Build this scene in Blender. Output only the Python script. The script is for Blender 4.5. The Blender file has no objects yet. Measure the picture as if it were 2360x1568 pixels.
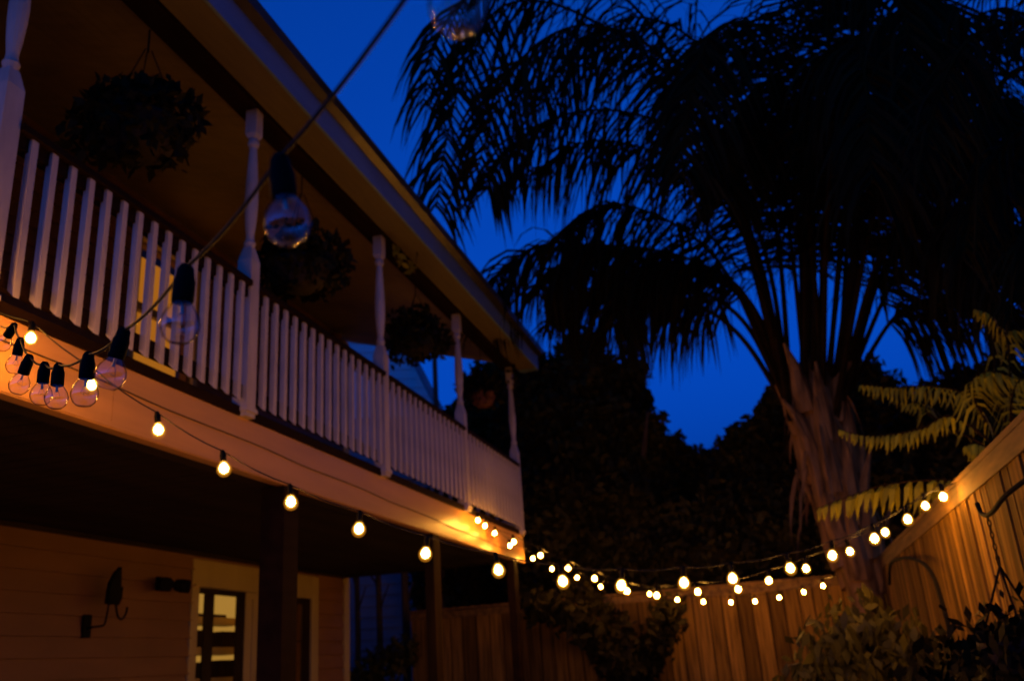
import bpy, math, random
import numpy as np
from mathutils import Vector, Matrix, Euler
random.seed(7); RNG = np.random.default_rng(7)
S = bpy.context.scene
COL = S.collection
GZ = -1.15            # ground height below the eye while building; everything is lifted by 1.15 at the end

# ------------------------------------------------------------------ camera
PW, PH, FPX = 2360.0, 1568.2, 2085.0
def cam_basis(zen=(786., -5000.), vp=(1815., 1493.)):
    up = Vector((zen[0]-PW/2, -(zen[1]-PH/2), -FPX)).normalized()
    y = Vector((vp[0]-PW/2, -(vp[1]-PH/2), -FPX)); y = (y - up*y.dot(up)).normalized()
    return Matrix((y.cross(up), y, up))
RC = cam_basis()
cam_data = bpy.data.cameras.new('camera'); cam = bpy.data.objects.new('camera', cam_data); COL.objects.link(cam)
cam.matrix_world = RC.to_4x4()
cam_data.sensor_width = 36; cam_data.lens = 36*FPX/PW
cam_data.clip_start = 0.02; cam_data.clip_end = 2000
cam_data.dof.use_dof = True; cam_data.dof.focus_distance = 2.0; cam_data.dof.aperture_fstop = 3.8
S.camera = cam
def at(px, py, axis, val):
    """real point where the sight line through a point of the photo meets the plane axis = val"""
    d = RC @ Vector((px-PW/2, -(py-PH/2), -FPX))
    return d*(val/d[axis])

# ------------------------------------------------------------------ sky, exposure
w = bpy.data.worlds.new('World'); S.world = w; w.use_nodes = True
nt = w.node_tree; bg = nt.nodes['Background']
sky = nt.nodes.new('ShaderNodeTexSky'); sky.sky_type = 'NISHITA'; sky.sun_disc = False
sky.sun_elevation = math.radians(-3.0); sky.sun_rotation = math.radians(200)
bw = nt.nodes.new('ShaderNodeRGBToBW'); mul = nt.nodes.new('ShaderNodeMixRGB'); mul.blend_type = 'MULTIPLY'
mul.inputs[0].default_value = 1; mul.inputs[2].default_value = (0.002, 0.125, 1.0, 1)
nt.links.new(sky.outputs[0], bw.inputs[0]); nt.links.new(bw.outputs[0], mul.inputs[1])
nt.links.new(mul.outputs[0], bg.inputs[0]); bg.inputs[1].default_value = SKY = 8.5
S.view_settings.view_transform = 'Standard'; S.view_settings.look = 'None'
S.view_settings.exposure = 0; S.view_settings.gamma = 1
S.cycles.use_denoising = True; S.cycles.sample_clamp_indirect = 6; S.cycles.max_bounces = 8

# ------------------------------------------------------------------ materials
MATS = {}
def mat(name, col, rough=0.6, var=0.15, scale=6.0, stretch=(1, 1, 1), spec=0.4, bump=0.0, island=0.0, metal=0, trans=0.0):
    if name in MATS: return MATS[name]
    m = bpy.data.materials.new(name); m.use_nodes = True; n = m.node_tree; p = n.nodes['Principled BSDF']
    p.inputs['Roughness'].default_value = rough; p.inputs['Specular IOR Level'].default_value = spec
    p.inputs['Metallic'].default_value = metal
    tc = n.nodes.new('ShaderNodeTexCoord'); mp = n.nodes.new('ShaderNodeMapping'); mp.inputs['Scale'].default_value = stretch
    no = n.nodes.new('ShaderNodeTexNoise'); no.inputs['Scale'].default_value = scale; no.inputs['Detail'].default_value = 6
    n.links.new(tc.outputs['Object'], mp.inputs[0]); n.links.new(mp.outputs[0], no.inputs['Vector'])
    rp = n.nodes.new('ShaderNodeValToRGB')
    rp.color_ramp.elements[0].position = .28; rp.color_ramp.elements[1].position = .72
    rp.color_ramp.elements[0].color = [c*(1-var) for c in col]+[1]; rp.color_ramp.elements[1].color = [min(1, c*(1+var)) for c in col]+[1]
    n.links.new(no.outputs['Fac'], rp.inputs[0]); out = rp.outputs[0]
    if island:
        g = n.nodes.new('ShaderNodeNewGeometry'); mr = n.nodes.new('ShaderNodeMapRange')
        mr.inputs['To Min'].default_value = 1-island; mr.inputs['To Max'].default_value = 1+island
        n.links.new(g.outputs['Random Per Island'], mr.inputs['Value'])
        mx = n.nodes.new('ShaderNodeMixRGB'); mx.blend_type = 'MULTIPLY'; mx.inputs[0].default_value = 1
        n.links.new(out, mx.inputs[1]); n.links.new(mr.outputs[0], mx.inputs[2]); out = mx.outputs[0]
    n.links.new(out, p.inputs['Base Color'])
    if bump:
        b = n.nodes.new('ShaderNodeBump'); b.inputs['Strength'].default_value = bump; b.inputs['Distance'].default_value = .01
        n.links.new(no.outputs['Fac'], b.inputs['Height']); n.links.new(b.outputs[0], p.inputs['Normal'])
    if trans:
        t = n.nodes.new('ShaderNodeBsdfTranslucent'); n.links.new(out, t.inputs[0]); ms = n.nodes.new('ShaderNodeMixShader'); ms.inputs[0].default_value = trans
        n.links.new(p.outputs[0], ms.inputs[1]); n.links.new(t.outputs[0], ms.inputs[2])
        n.links.new(ms.outputs[0], n.nodes['Material Output'].inputs[0])
    MATS[name] = m; return m
def emit(name, col, s):
    m = bpy.data.materials.new(name); m.use_nodes = True; n = m.node_tree; n.nodes.remove(n.nodes['Principled BSDF'])
    e = n.nodes.new('ShaderNodeEmission'); e.inputs[0].default_value = (*col, 1); e.inputs[1].default_value = s
    n.links.new(e.outputs[0], n.nodes['Material Output'].inputs[0]); MATS[name] = m; return m
def glassm(name):
    m = bpy.data.materials.new(name); m.use_nodes = True; n = m.node_tree; n.nodes.remove(n.nodes['Principled BSDF'])
    t = n.nodes.new('ShaderNodeBsdfTransparent'); t.inputs[0].default_value = (.90, .89, .87, 1)
    gl = n.nodes.new('ShaderNodeBsdfGlossy'); gl.inputs['Roughness'].default_value = .03; f = n.nodes.new('ShaderNodeFresnel'); ge = n.nodes.new('ShaderNodeNewGeometry'); ir = n.nodes.new('ShaderNodeMapRange')
    ir.inputs['To Min'].default_value = 1.75; ir.inputs['To Max'].default_value = 1/1.75; n.links.new(ge.outputs['Backfacing'], ir.inputs['Value']); n.links.new(ir.outputs[0], f.inputs[0])
    lw = n.nodes.new('ShaderNodeLayerWeight'); lw.inputs[0].default_value = .35; cr = n.nodes.new('ShaderNodeValToRGB')   # longer path through the glass at the rim
    cr.color_ramp.elements[0].position = .4; cr.color_ramp.elements[0].color = (.93, .92, .9, 1); cr.color_ramp.elements[1].position = .85; cr.color_ramp.elements[1].color = (.08, .06, .05, 1)
    n.links.new(lw.outputs['Facing'], cr.inputs[0]); n.links.new(cr.outputs[0], t.inputs[0])
    x = n.nodes.new('ShaderNodeMixShader'); n.links.new(f.outputs[0], x.inputs[0]); n.links.new(t.outputs[0], x.inputs[1]); n.links.new(gl.outputs[0], x.inputs[2])
    n.links.new(x.outputs[0], n.nodes['Material Output'].inputs[0]); MATS[name] = m; return m
BULB = 900.0
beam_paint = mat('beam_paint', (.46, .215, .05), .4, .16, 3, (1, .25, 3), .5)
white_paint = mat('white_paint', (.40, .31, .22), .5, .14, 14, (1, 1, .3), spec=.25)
dark_wood = mat('dark_stained_wood', (.014, .006, .002), .7, .35, 12, (1, .15, 1), .02)
fascia_paint = mat('fascia_paint', (.11, .15, .21), .6, .2, 6, (1, .2, 1))
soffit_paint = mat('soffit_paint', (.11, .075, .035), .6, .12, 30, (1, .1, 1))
ceil_paint = mat('porch_ceiling_paint', (.20, .125, .045), .6, .15, 14, (.15, 1, 1))
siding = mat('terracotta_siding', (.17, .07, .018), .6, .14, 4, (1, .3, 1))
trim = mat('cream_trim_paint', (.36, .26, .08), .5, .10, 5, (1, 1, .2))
roof_m = mat('roof_metal', (.12, .12, .13), .4, .2, 4)
gutter_m = mat('gutter_metal', (.05, .035, .018), .3, .5, 3, metal=.4)
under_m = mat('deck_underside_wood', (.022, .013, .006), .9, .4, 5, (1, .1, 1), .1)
wood = mat('fence_boards', (.135, .068, .010), .85, .62, 11, (3, 3, .16), .05, .9, .5)
wood_cap = mat('fence_cap_wood', (.13, .066, .010), .8, .65, 14, (1, .12, 1), .25, .4)
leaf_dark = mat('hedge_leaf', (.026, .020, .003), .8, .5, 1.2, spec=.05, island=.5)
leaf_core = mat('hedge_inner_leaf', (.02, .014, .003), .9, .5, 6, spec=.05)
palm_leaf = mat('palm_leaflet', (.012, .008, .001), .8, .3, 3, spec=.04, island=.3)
palm_stem = mat('palm_petiole', (.018, .009, .001), .8, .35, 6, spec=.02)
palm_bark = mat('palm_bark', (.17, .085, .02), .9, .75, 12, (1, 1, .18), .05, 1.0)
fern_leaf = mat('fern_leaf', (.26, .22, .004), .6, .3, 5, spec=.15, island=.35, trans=.35)
shrub_leaf = mat('shrub_leaf', (.05, .04, .002), .6, .35, 5, spec=.15, island=.55, trans=.25)
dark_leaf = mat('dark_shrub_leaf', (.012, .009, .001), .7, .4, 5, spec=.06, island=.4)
bark = mat('tree_bark', (.05, .03, .015), .9, .4, 8, (1, 1, .3), .2, .6)
iron = mat('black_iron', (.008, .006, .003), .8, .3, 20, spec=.06)
black_rubber = mat('black_socket', (.005, .004, .003), .6, .2, 30, spec=.02)
wire_m = mat('wire_sleeve', (.012, .009, .006), .5, .2, 30, spec=.1)
pot_m = mat('coir_pot', (.02, .01, .003), .9, .4, 30, bump=.6)
terra = mat('terracotta_pot', (.08, .02, .006), .8, .2, 12)
neigh_m = mat('neighbour_paint', (.30, .42, .36), .6, .08, 3, (.3, 1, 3))
neigh_w = mat('neighbour_wall_paint', (.17, .17, .16), .7, .1, 3)
ground_m = mat('patio_paving', (.42, .30, .18), .85, .3, 3, bump=.3)
lawn_m = mat('lawn_soil', (.05, .055, .025), .95, .4, 4)
door_m = mat('door_timber', (.016, .007, .003), .5, .3, 10, (1, 1, .2), .1)
brass = mat('worn_metal', (.25, .2, .14), .35, .2, 20, metal=1)
bulb_on = emit('lit_bulb_glow', (1.0, .42, .05), BULB)
def halo_shell(name, col, strength, fac):  # see-through emissive shell: imitates the lens halo around a lit bulb
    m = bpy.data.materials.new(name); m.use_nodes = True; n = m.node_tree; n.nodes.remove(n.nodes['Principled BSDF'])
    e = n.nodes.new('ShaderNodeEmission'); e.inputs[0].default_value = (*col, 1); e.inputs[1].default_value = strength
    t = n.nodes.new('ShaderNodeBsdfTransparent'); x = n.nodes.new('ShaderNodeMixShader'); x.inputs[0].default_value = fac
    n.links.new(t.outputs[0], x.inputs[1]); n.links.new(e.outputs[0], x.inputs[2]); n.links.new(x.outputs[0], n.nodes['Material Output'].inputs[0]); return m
halo_outer = halo_shell('amber_halo_globe', (1, .34, .02), .8, .2)
halo_inner = halo_shell('amber_halo_heart', (1, .50, .07), 2.6, .5)
win_glow = emit('window_glow', (1.0, .32, .025), .34)
room_glow = emit('room_glow', (1.0, .50, .08), .36)
clear_glass = glassm('clear_bulb_glass')
filament_m = mat('filament_wire', (.3, .25, .2), .4, .1, 20, metal=1)

# ------------------------------------------------------------------ helpers
ORG = {}
def link(o, parent=None):
    COL.objects.link(o)
    if parent is not None: o.parent = parent
def thing(name, label, cat, loc=(0, 0, 0), group=None):
    o = bpy.data.objects.new(name, None); o.empty_display_size = .1; COL.objects.link(o); o.location = loc
    ORG[o] = Vector(loc); tag(o, label, cat, group); return o
def tag(o, label, cat=None, group=None, kind=None):
    if label: o['label'] = label
    if cat: o['category'] = cat
    if group: o['group'] = group
    if kind: o['kind'] = kind
    return o
class MB:
    def __init__(s): s.v = []; s.f = []; s.m = []
    def add(s, vs, fs, mi=0):
        b = len(s.v); s.v += [tuple(v) for v in vs]; s.f += [tuple(b+i for i in f) for f in fs]; s.m += [mi]*len(fs); return s
    def box(s, x0, x1, y0, y1, z0, z1, mi=0):
        return s.add([(x, y, z) for z in (z0, z1) for y in (y0, y1) for x in (x0, x1)],
                     [(0, 2, 3, 1), (4, 5, 7, 6), (0, 1, 5, 4), (2, 6, 7, 3), (0, 4, 6, 2), (1, 3, 7, 5)], mi)
    def prism(s, poly, a0, a1, axis, mi=0):
        """polygon (two coords) extruded along axis"""
        def P(u, v, a): return {0: (a, u, v), 1: (u, a, v), 2: (u, v, a)}[axis]
        n = len(poly); vs = [P(u, v, a0) for u, v in poly]+[P(u, v, a1) for u, v in poly]
        fs = [tuple(range(n)), tuple(range(2*n-1, n-1, -1))]+[(i, n+i, n+(i+1) % n, (i+1) % n) for i in range(n)]
        return s.add(vs, fs, mi)
    def tube(s, pts, rad, sides=8, mi=0, caps=True):
        pts = [Vector(p) for p in pts]; n = len(pts)
        if not isinstance(rad, (list, tuple)): rad = [rad]*n
        vs = []; ref = None
        for i, p in enumerate(pts):
            t = (pts[min(i+1, n-1)]-pts[max(i-1, 0)])
            t = t.normalized() if t.length > 1e-9 else Vector((0, 0, 1))
            if ref is None:
                ref = t.cross(Vector((0, 0, 1)) if abs(t.z) < .9 else Vector((1, 0, 0))).normalized()
            ref = (ref-t*ref.dot(t)).normalized(); b = t.cross(ref)
            for k in range(sides):
                a = 2*math.pi*k/sides; vs.append(p+(ref*math.cos(a)+b*math.sin(a))*rad[i])
        fs = [(i*sides+k, i*sides+(k+1) % sides, (i+1)*sides+(k+1) % sides, (i+1)*sides+k) for i in range(n-1) for k in range(sides)]
        if caps: fs += [tuple(range(sides-1, -1, -1)), tuple((n-1)*sides+k for k in range(sides))]
        return s.add(vs, fs, mi)
    def lathe(s, prof, c=(0, 0, 0), sides=16, mi=0):
        """prof: (radius, z) from bottom to top"""
        vs = [(c[0]+r*math.cos(2*math.pi*k/sides), c[1]+r*math.sin(2*math.pi*k/sides), c[2]+z) for r, z in prof for k in range(sides)]
        n = len(prof)
        fs = [(i*sides+k, i*sides+(k+1) % sides, (i+1)*sides+(k+1) % sides, (i+1)*sides+k) for i in range(n-1) for k in range(sides)]
        fs += [tuple(range(sides-1, -1, -1)), tuple((n-1)*sides+k for k in range(sides))]
        return s.add(vs, fs, mi)
    def build(s, name, m, parent=None, origin=None, smooth=False, label=None, rel=False):
        """vertices are absolute; rel=True keeps them relative to `origin`, which is relative to the parent"""
        po = ORG[parent] if parent is not None else Vector((0, 0, 0))
        me = bpy.data.meshes.new(name)
        if rel: loc = Vector(origin or (0, 0, 0)); vs = s.v; wo = po+loc
        else:
            wo = Vector(origin) if origin is not None else po; loc = wo-po; vs = [(x-wo.x, y-wo.y, z-wo.z) for x, y, z in s.v]
        me.from_pydata(vs, [], s.f)
        for q in (m if isinstance(m, (list, tuple)) else [m]): me.materials.append(q)
        if any(s.m): me.polygons.foreach_set('material_index', s.m)
        if smooth: me.polygons.foreach_set('use_smooth', [True]*len(me.polygons))
        o = bpy.data.objects.new(name, me); o.location = loc; link(o, parent); ORG[o] = wo
        if label: o['label'] = label
        return o
def np_mesh(name, V, m, parent=None, nper=4, core=None, mats=None):
    """many separate quads from an (N*4,3) array of absolute points"""
    po = ORG[parent] if parent is not None else Vector((0, 0, 0))
    V = np.asarray(V, float).reshape(-1, 3)-np.array(po); n = len(V); F = np.arange(n).reshape(-1, nper)
    me = bpy.data.meshes.new(name)
    faces = F; nv = n
    me.vertices.add(nv); me.vertices.foreach_set('co', V.ravel())
    me.loops.add(n); me.loops.foreach_set('vertex_index', F.ravel().astype(np.int32))
    me.polygons.add(len(F)); me.polygons.foreach_set('loop_start', np.arange(0, n, nper, dtype=np.int32))
    me.polygons.foreach_set('loop_total', np.full(len(F), nper, dtype=np.int32))
    me.update(calc_edges=True); me.materials.append(m)
    o = bpy.data.objects.new(name, me); link(o, parent); ORG[o] = po; return o
def copy_tree(o, loc, parent=None, rot=None):
    c = o.copy(); COL.objects.link(c); c.parent = parent; c.location = loc
    if rot is not None: c.rotation_euler = rot
    for ch in [k for k in o.children]:
        d = ch.copy(); COL.objects.link(d); d.parent = c
        for g in ch.children:
            e = g.copy(); COL.objects.link(e); e.parent = d
    return c
def catmull(P, n=8):
    P = [Vector(p) for p in P]; P = [P[0]*2-P[1]]+P+[P[-1]*2-P[-2]]; out = []
    for i in range(1, len(P)-2):
        for k in range(n):
            t = k/n; a, b, c, d = P[i-1:i+3]
            out.append(.5*((2*b)+(c-a)*t+(2*a-5*b+4*c-d)*t*t+(3*b-a-3*c+d)*t**3))
    return out+[P[-2]]
def leaves(C, size, aspect=.45, down=.3, jitter=1.0):
    """one kite-shaped leaf at each centre: returns (N*4,3)"""
    n = len(C); d = RNG.normal(size=(n, 3)); d[:, 2] -= down*1.5; d /= np.linalg.norm(d, axis=1)[:, None]
    r = RNG.normal(size=(n, 3)); s = np.cross(d, r); s /= np.linalg.norm(s, axis=1)[:, None]+1e-9
    L = size*(0.6+.8*RNG.random(n))[:, None]*jitter; W = L*aspect
    return np.stack([C-d*L*.5, C-s*W*.5-d*L*.05, C+d*L*.5, C+s*W*.5-d*L*.05], 1).reshape(-1, 3)
def blob_points(blobs, n, shell=.75):
    """points spread in the outer part of ellipsoids (cx,cy,cz,rx,ry,rz)"""
    vol = np.array([b[3]*b[5] for b in blobs]); cnt = (n*vol/vol.sum()).astype(int); out = []
    for b, k in zip(blobs, cnt):
        d = RNG.normal(size=(k, 3)); d /= np.linalg.norm(d, axis=1)[:, None]
        rr = shell+(1.08-shell)*RNG.random(k)**.8
        lump = 1+.10*np.sin(d[:, 0]*7+b[0]*3)*np.sin(d[:, 2]*8+b[2]*5)+.08*np.sin(d[:, 1]*11+d[:, 2]*9+b[1])
        out.append(np.array(b[:3])+d*np.array(b[3:])*(rr*lump)[:, None])
    return np.concatenate(out)
def core_mesh(mb, blobs, k=.82, mi=0):
    for b in blobs:
        pts = []; fs = []; U, W = 14, 9
        for j in range(W+1):
            for i in range(U):
                th = math.pi*j/W; ph = 2*math.pi*i/U
                d = Vector((math.sin(th)*math.cos(ph), math.sin(th)*math.sin(ph), math.cos(th)))
                q = k*(1+.08*math.sin(5*d.x+b[0])*math.sin(6*d.z+b[2])+random.uniform(-.05, .05))
                pts.append((b[0]+d.x*b[3]*q, b[1]+d.y*b[4]*q, b[2]+d.z*b[5]*q))
        for j in range(W):
            for i in range(U): fs.append((j*U+i, j*U+(i+1) % U, (j+1)*U+(i+1) % U, (j+1)*U+i))
        mb.add(pts, fs, mi)

# ------------------------------------------------------------------ ground
g = MB(); g.add([(-300, -300, GZ), (300, -300, GZ), (300, 300, GZ), (-300, 300, GZ)], [(0, 1, 2, 3)]); g = g.build('ground', lawn_m); tag(g, 'dark soil and lawn under the yard', 'ground', kind='structure')
g = MB(); g.box(-5.45, .4, -3, 10.4, GZ+.004, GZ+.03); g = g.build('patio', ground_m); tag(g, 'paved patio beside the house', 'patio', kind='structure')

# ------------------------------------------------------------------ house
YN, YE = .55, 11.28
XW = -5.45
house = thing('house', 'two storey house with white balcony railing, turned posts and terracotta siding', 'house', (-5.5, 6, GZ))
def siding_wall(name, x, y0, y1, z0, z1, openings, m, parent, pitch=.16, face=1):
    """lapped boards facing +x (face=1) cut around openings (ya,yb,za,zb)"""
    mb = MB(); z = z0
    while z < z1-1e-3:
        zt = min(z+pitch, z1); cuts = sorted([(a, b) for a, b, c, d in openings if c < zt-.02 and d > z+.02]); y = y0
        for a, b in cuts+[(y1, y1)]:
            if a > y+.01: mb.prism([(x, z), (x+.03, z), (x+.005, zt), (x, zt)], y, a, 1)
            y = max(y, b)
        z = zt
    mb.box(x-.12, x-.003, y0, y1, z0, z0+.02)
    return mb.build(name, m, parent)
DOOR = (7.86, 10.42, GZ, 1.17); UPW = (6.70, 7.62, 1.62, 4.15)
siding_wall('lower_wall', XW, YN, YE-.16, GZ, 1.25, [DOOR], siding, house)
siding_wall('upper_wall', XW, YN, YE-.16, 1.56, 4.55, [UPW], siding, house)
b = MB(); b.box(XW-.2, XW-.13, YN, YE, GZ, DOOR[3]-1.17-1.15); b = MB()
# solid backing of the walls (around the openings), far end wall
def backing(x0, x1, op, z0, z1):
    b.box(x0, x1, YN, op[0], z0, z1); b.box(x0, x1, op[1], YE-.17, z0, z1)
    if op[3] < z1: b.box(x0, x1, op[0]+.001, op[1]-.001, op[3], z1)
    if op[2] > z0: b.box(x0, x1, op[0]+.001, op[1]-.001, z0, op[2])
backing(XW-.12, XW-.004, DOOR, GZ, 1.255); backing(XW-.12, XW-.004, UPW, 1.56, 4.6)
b.box(-11, XW-.125, YE-.17, YE-.02, GZ, 5.2); b.box(-11, XW-.125, YN, YN+.1, GZ, 5.2); b.box(-11.1, -11.001, YN, YE-.02, GZ, 6.2); b.box(-11, XW-.125, YN+.101, YE-.171, 1.26, 1.5)
b.box(XW-.12, XW-.004, YN, YE-.17, 1.257, 1.555)
b.build('wall_frame', siding, house)
t_ = MB(); t_.box(XW-.121, XW+.03, YE-.158, YE, GZ, 1.25); t_.box(XW-.121, XW+.03, YE-.158, YE, 1.56, 4.55); t_.build('corner_board', trim, house)
# beam, deck and its underside
mb = MB()
for q0, q1 in ((YN, 3.6), (3.604, 7.0), (7.003, 9.72), (9.724, 11.24)): mb.box(-3.05, -3.0-random.uniform(0, .002), q0, q1, 1.215, 1.545)
mb.box(-3.08, -3.051, YN, 11.23, 1.22, 1.54); 
mb.box(-3.0, -2.994, YN, 11.238, 1.222, 1.25)
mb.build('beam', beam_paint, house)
cb = MB(); P = [(-2.994, y_*.5, 1.49-.018*y_*.5+.006*math.sin(y_*2.1)) for y_ in range(2, 22)]; cb.tube(catmull(P, 3), .0035, 5); cb.build('cable', wire_m, house)
mb = MB(); mb.box(-3.054, -2.988, YN, 11.241, 1.548, 1.605)
for i in range(27): mb.box(XW+.03+i*.0885, XW+.03+i*.0885+.083, YN, 11.23, 1.53, 1.562)
mb.build('deck_floor', dark_wood, house)
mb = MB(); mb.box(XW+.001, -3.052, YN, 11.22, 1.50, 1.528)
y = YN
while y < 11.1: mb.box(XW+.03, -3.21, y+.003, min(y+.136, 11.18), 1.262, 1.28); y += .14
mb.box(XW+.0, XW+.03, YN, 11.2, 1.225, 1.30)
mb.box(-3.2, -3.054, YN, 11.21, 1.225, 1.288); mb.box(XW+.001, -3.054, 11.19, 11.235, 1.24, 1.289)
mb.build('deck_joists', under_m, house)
for i, (a, bb) in enumerate(((5.28, .19), (8.0, .18), (10.72, .17))):
    p_ = MB(); p_.box((-3.09 if i else -3.17), -3.0, a, a+bb, GZ, 1.212); p_.box(-3.18, -2.98, a-.02, a+bb+.02, GZ, GZ+.12)
    p_.build('support_post', (dark_wood if i != 1 else mat('weathered_post_wood', (.03, .014, .002), .8, .4, 8, (1, 1, .2), .02)), house)
# railing
PY = [2.74, 4.76, 6.87, 8.98, 11.1]
def turned_post():
    m = MB(); h = .051
    m.box(-h, h, -h, h, 1.545, 2.60)
    m.add([(-h, -h, 2.60), (h, -h, 2.60), (h, h, 2.60), (-h, h, 2.60), (-.028, -.028, 2.70), (.028, -.028, 2.70), (.028, .028, 2.70), (-.028, .028, 2.70)],
          [(0, 1, 5, 4), (1, 2, 6, 5), (2, 3, 7, 6), (3, 0, 4, 7)])
    m.lathe([(.028, 2.69), (.036, 2.715), (.040, 2.73), (.030, 2.75), (.027, 2.78), (.036, 2.86), (.044, 2.97), (.046, 3.05), (.041, 3.18), (.033, 3.33), (.027, 3.43), (.026, 3.455), (.038, 3.47), (.042, 3.49), (.036, 3.51), (.030, 3.525), (.03, 3.535)], (0, 0, 0), 14)
    m.add([(-.03, -.03, 3.53), (.03, -.03, 3.53), (.03, .03, 3.53), (-.03, .03, 3.53), (-.042, -.042, 3.56), (.042, -.042, 3.56), (.042, .042, 3.56), (-.042, .042, 3.56)],
          [(0, 1, 5, 4), (1, 2, 6, 5), (2, 3, 7, 6), (3, 0, 4, 7), (3, 2, 1, 0)])
    m.box(-.042, .042, -.042, .042, 3.56, 3.79)
    m.box(-.062, .062, -.062, .062, 1.574, 1.60)
    return m
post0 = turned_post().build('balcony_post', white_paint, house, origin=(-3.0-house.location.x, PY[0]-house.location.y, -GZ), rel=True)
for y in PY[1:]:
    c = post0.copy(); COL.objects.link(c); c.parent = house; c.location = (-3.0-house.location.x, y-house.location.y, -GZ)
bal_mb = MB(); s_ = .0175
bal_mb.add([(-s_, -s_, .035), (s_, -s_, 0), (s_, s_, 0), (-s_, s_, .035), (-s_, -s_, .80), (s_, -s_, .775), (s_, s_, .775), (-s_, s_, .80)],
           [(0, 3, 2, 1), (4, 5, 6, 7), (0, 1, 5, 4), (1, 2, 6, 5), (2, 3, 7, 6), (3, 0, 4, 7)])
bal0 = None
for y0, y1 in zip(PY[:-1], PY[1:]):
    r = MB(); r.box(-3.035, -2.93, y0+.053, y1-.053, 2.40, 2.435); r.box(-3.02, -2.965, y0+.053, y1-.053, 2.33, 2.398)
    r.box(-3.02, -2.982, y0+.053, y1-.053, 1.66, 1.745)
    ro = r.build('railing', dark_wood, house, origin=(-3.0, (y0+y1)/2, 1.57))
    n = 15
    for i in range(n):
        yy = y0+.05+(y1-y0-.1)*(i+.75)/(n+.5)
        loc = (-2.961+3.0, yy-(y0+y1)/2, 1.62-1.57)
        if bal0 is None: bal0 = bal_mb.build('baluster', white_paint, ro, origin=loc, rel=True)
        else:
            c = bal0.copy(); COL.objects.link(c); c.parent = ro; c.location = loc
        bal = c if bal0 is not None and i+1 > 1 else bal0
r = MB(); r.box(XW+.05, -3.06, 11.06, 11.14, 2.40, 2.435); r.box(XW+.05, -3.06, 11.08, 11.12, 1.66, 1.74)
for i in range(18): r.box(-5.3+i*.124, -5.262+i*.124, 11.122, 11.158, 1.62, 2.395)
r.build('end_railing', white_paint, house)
# porch roof
mb = MB(); mb.box(-3.115, -2.945, YN, 11.30, 3.745, 3.93); mb.build('header_beam', dark_wood, house)
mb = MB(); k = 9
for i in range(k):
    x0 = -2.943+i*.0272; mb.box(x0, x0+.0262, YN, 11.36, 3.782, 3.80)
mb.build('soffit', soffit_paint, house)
mb = MB(); mb.box(-2.697, -2.672, YN, 11.40, 3.765, 4.0); mb.prism([(-2.672, 3.765), (-2.93, 3.765), (-3.05, 3.90), (XW-1, 4.92), (XW-1, 5.12), (-2.672, 4.0)], 11.401, 11.425, 1)
mb.build('fascia', fascia_paint, house)
mb = MB(); mb.prism([(-2.67, 3.965), (-2.60, 3.985), (-2.585, 4.05), (-2.598, 4.05), (-2.61, 3.998), (-2.66, 3.98), (-2.66, 4.05), (-2.67, 4.05)], YN, 11.43, 1); mb.build('gutter', gutter_m, house)
mb = MB(); mb.prism([(-2.64, 4.052), (-2.64, 4.085), (-9.2, 6.03), (-9.2, 5.99)], YN-.1, 11.44, 1)
y = YN
while y < 11.4: mb.prism([(-2.645, 4.087), (-2.645, 4.11), (-9.2, 6.058), (-9.2, 6.032)], y, y+.03, 1); y += .4
mb.build('roof', roof_m, house)
# sloped porch ceiling boards
mb = MB(); n = 24
for i in range(n):
    a, c_ = i/n, (i+.965)/n
    x0, x1 = -3.118+(XW+3.118)*a, -3.118+(XW+3.118)*c_; z0, z1 = 3.90+.70*a, 3.90+.70*c_
    mb.prism([(x0, z0), (x1, z1), (x1, z1+.02), (x0, z0+.02)], YN, 11.38, 1)
mb.prism([(-3.11, 3.93), (XW-.1, 4.63), (XW-.1, 4.70), (-3.11, 4.0)], YN, 11.37, 1)
mb.build('porch_ceiling', ceil_paint, house)
# ground floor doors
dr = MB(); a, e, z0, z1 = DOOR
dr.box(XW-.02, XW+.028, a-.03, a+.09, GZ, z1+.02); dr.box(XW-.02, XW+.028, e-.18, e, GZ, z1+.02); dr.box(XW-.02, XW+.027, a+.091, e-.181, .93, z1+.02)
dr.box(XW+.029, XW+.05, a-.0, a+.97, .935, .955)
dr.box(XW-.02, XW+.018, 8.80, 9.55, GZ, .928)          # cream fixed panel between the two glazed leaves
dr.box(XW+.019, XW+.03, 8.93, 9.10, GZ, .86); dr.box(XW+.019, XW+.03, 9.25, 9.42, GZ, .86)
door = dr.build('door', trim, house)
f_ = MB(); q0, q1 = XW-.005, XW+.012
f_.box(q0, q1, 7.952, 7.962, GZ, .928); f_.box(q0, q1, 8.075, 8.235, GZ, .87); f_.box(q0, q1, 8.645, 8.798, GZ, .928)
f_.box(q0, q1-.001, 7.963, 8.644, .872, .929); f_.box(q0, q1-.002, 8.236, 8.644, GZ, GZ+.3)
f_.box(q0, q1, 10.04, 10.235, GZ, .928); f_.box(q0, q1, 9.552, 9.70, GZ, .928); f_.box(q0, q1-.002, 9.701, 10.039, .86, .927)
f_.box(q0+.002, q1-.004, 9.701, 10.039, .43, .45); f_.build('door_frame', door_m, door)
h_ = MB(); h_.box(XW+.02, XW+.032, 8.13, 8.16, -.25, -.05); h_.tube([(XW+.03, 8.145, -.14), (XW+.075, 8.145, -.14), (XW+.075, 8.22, -.14)], .009, 6); h_.build('handle', brass, door)
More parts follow.
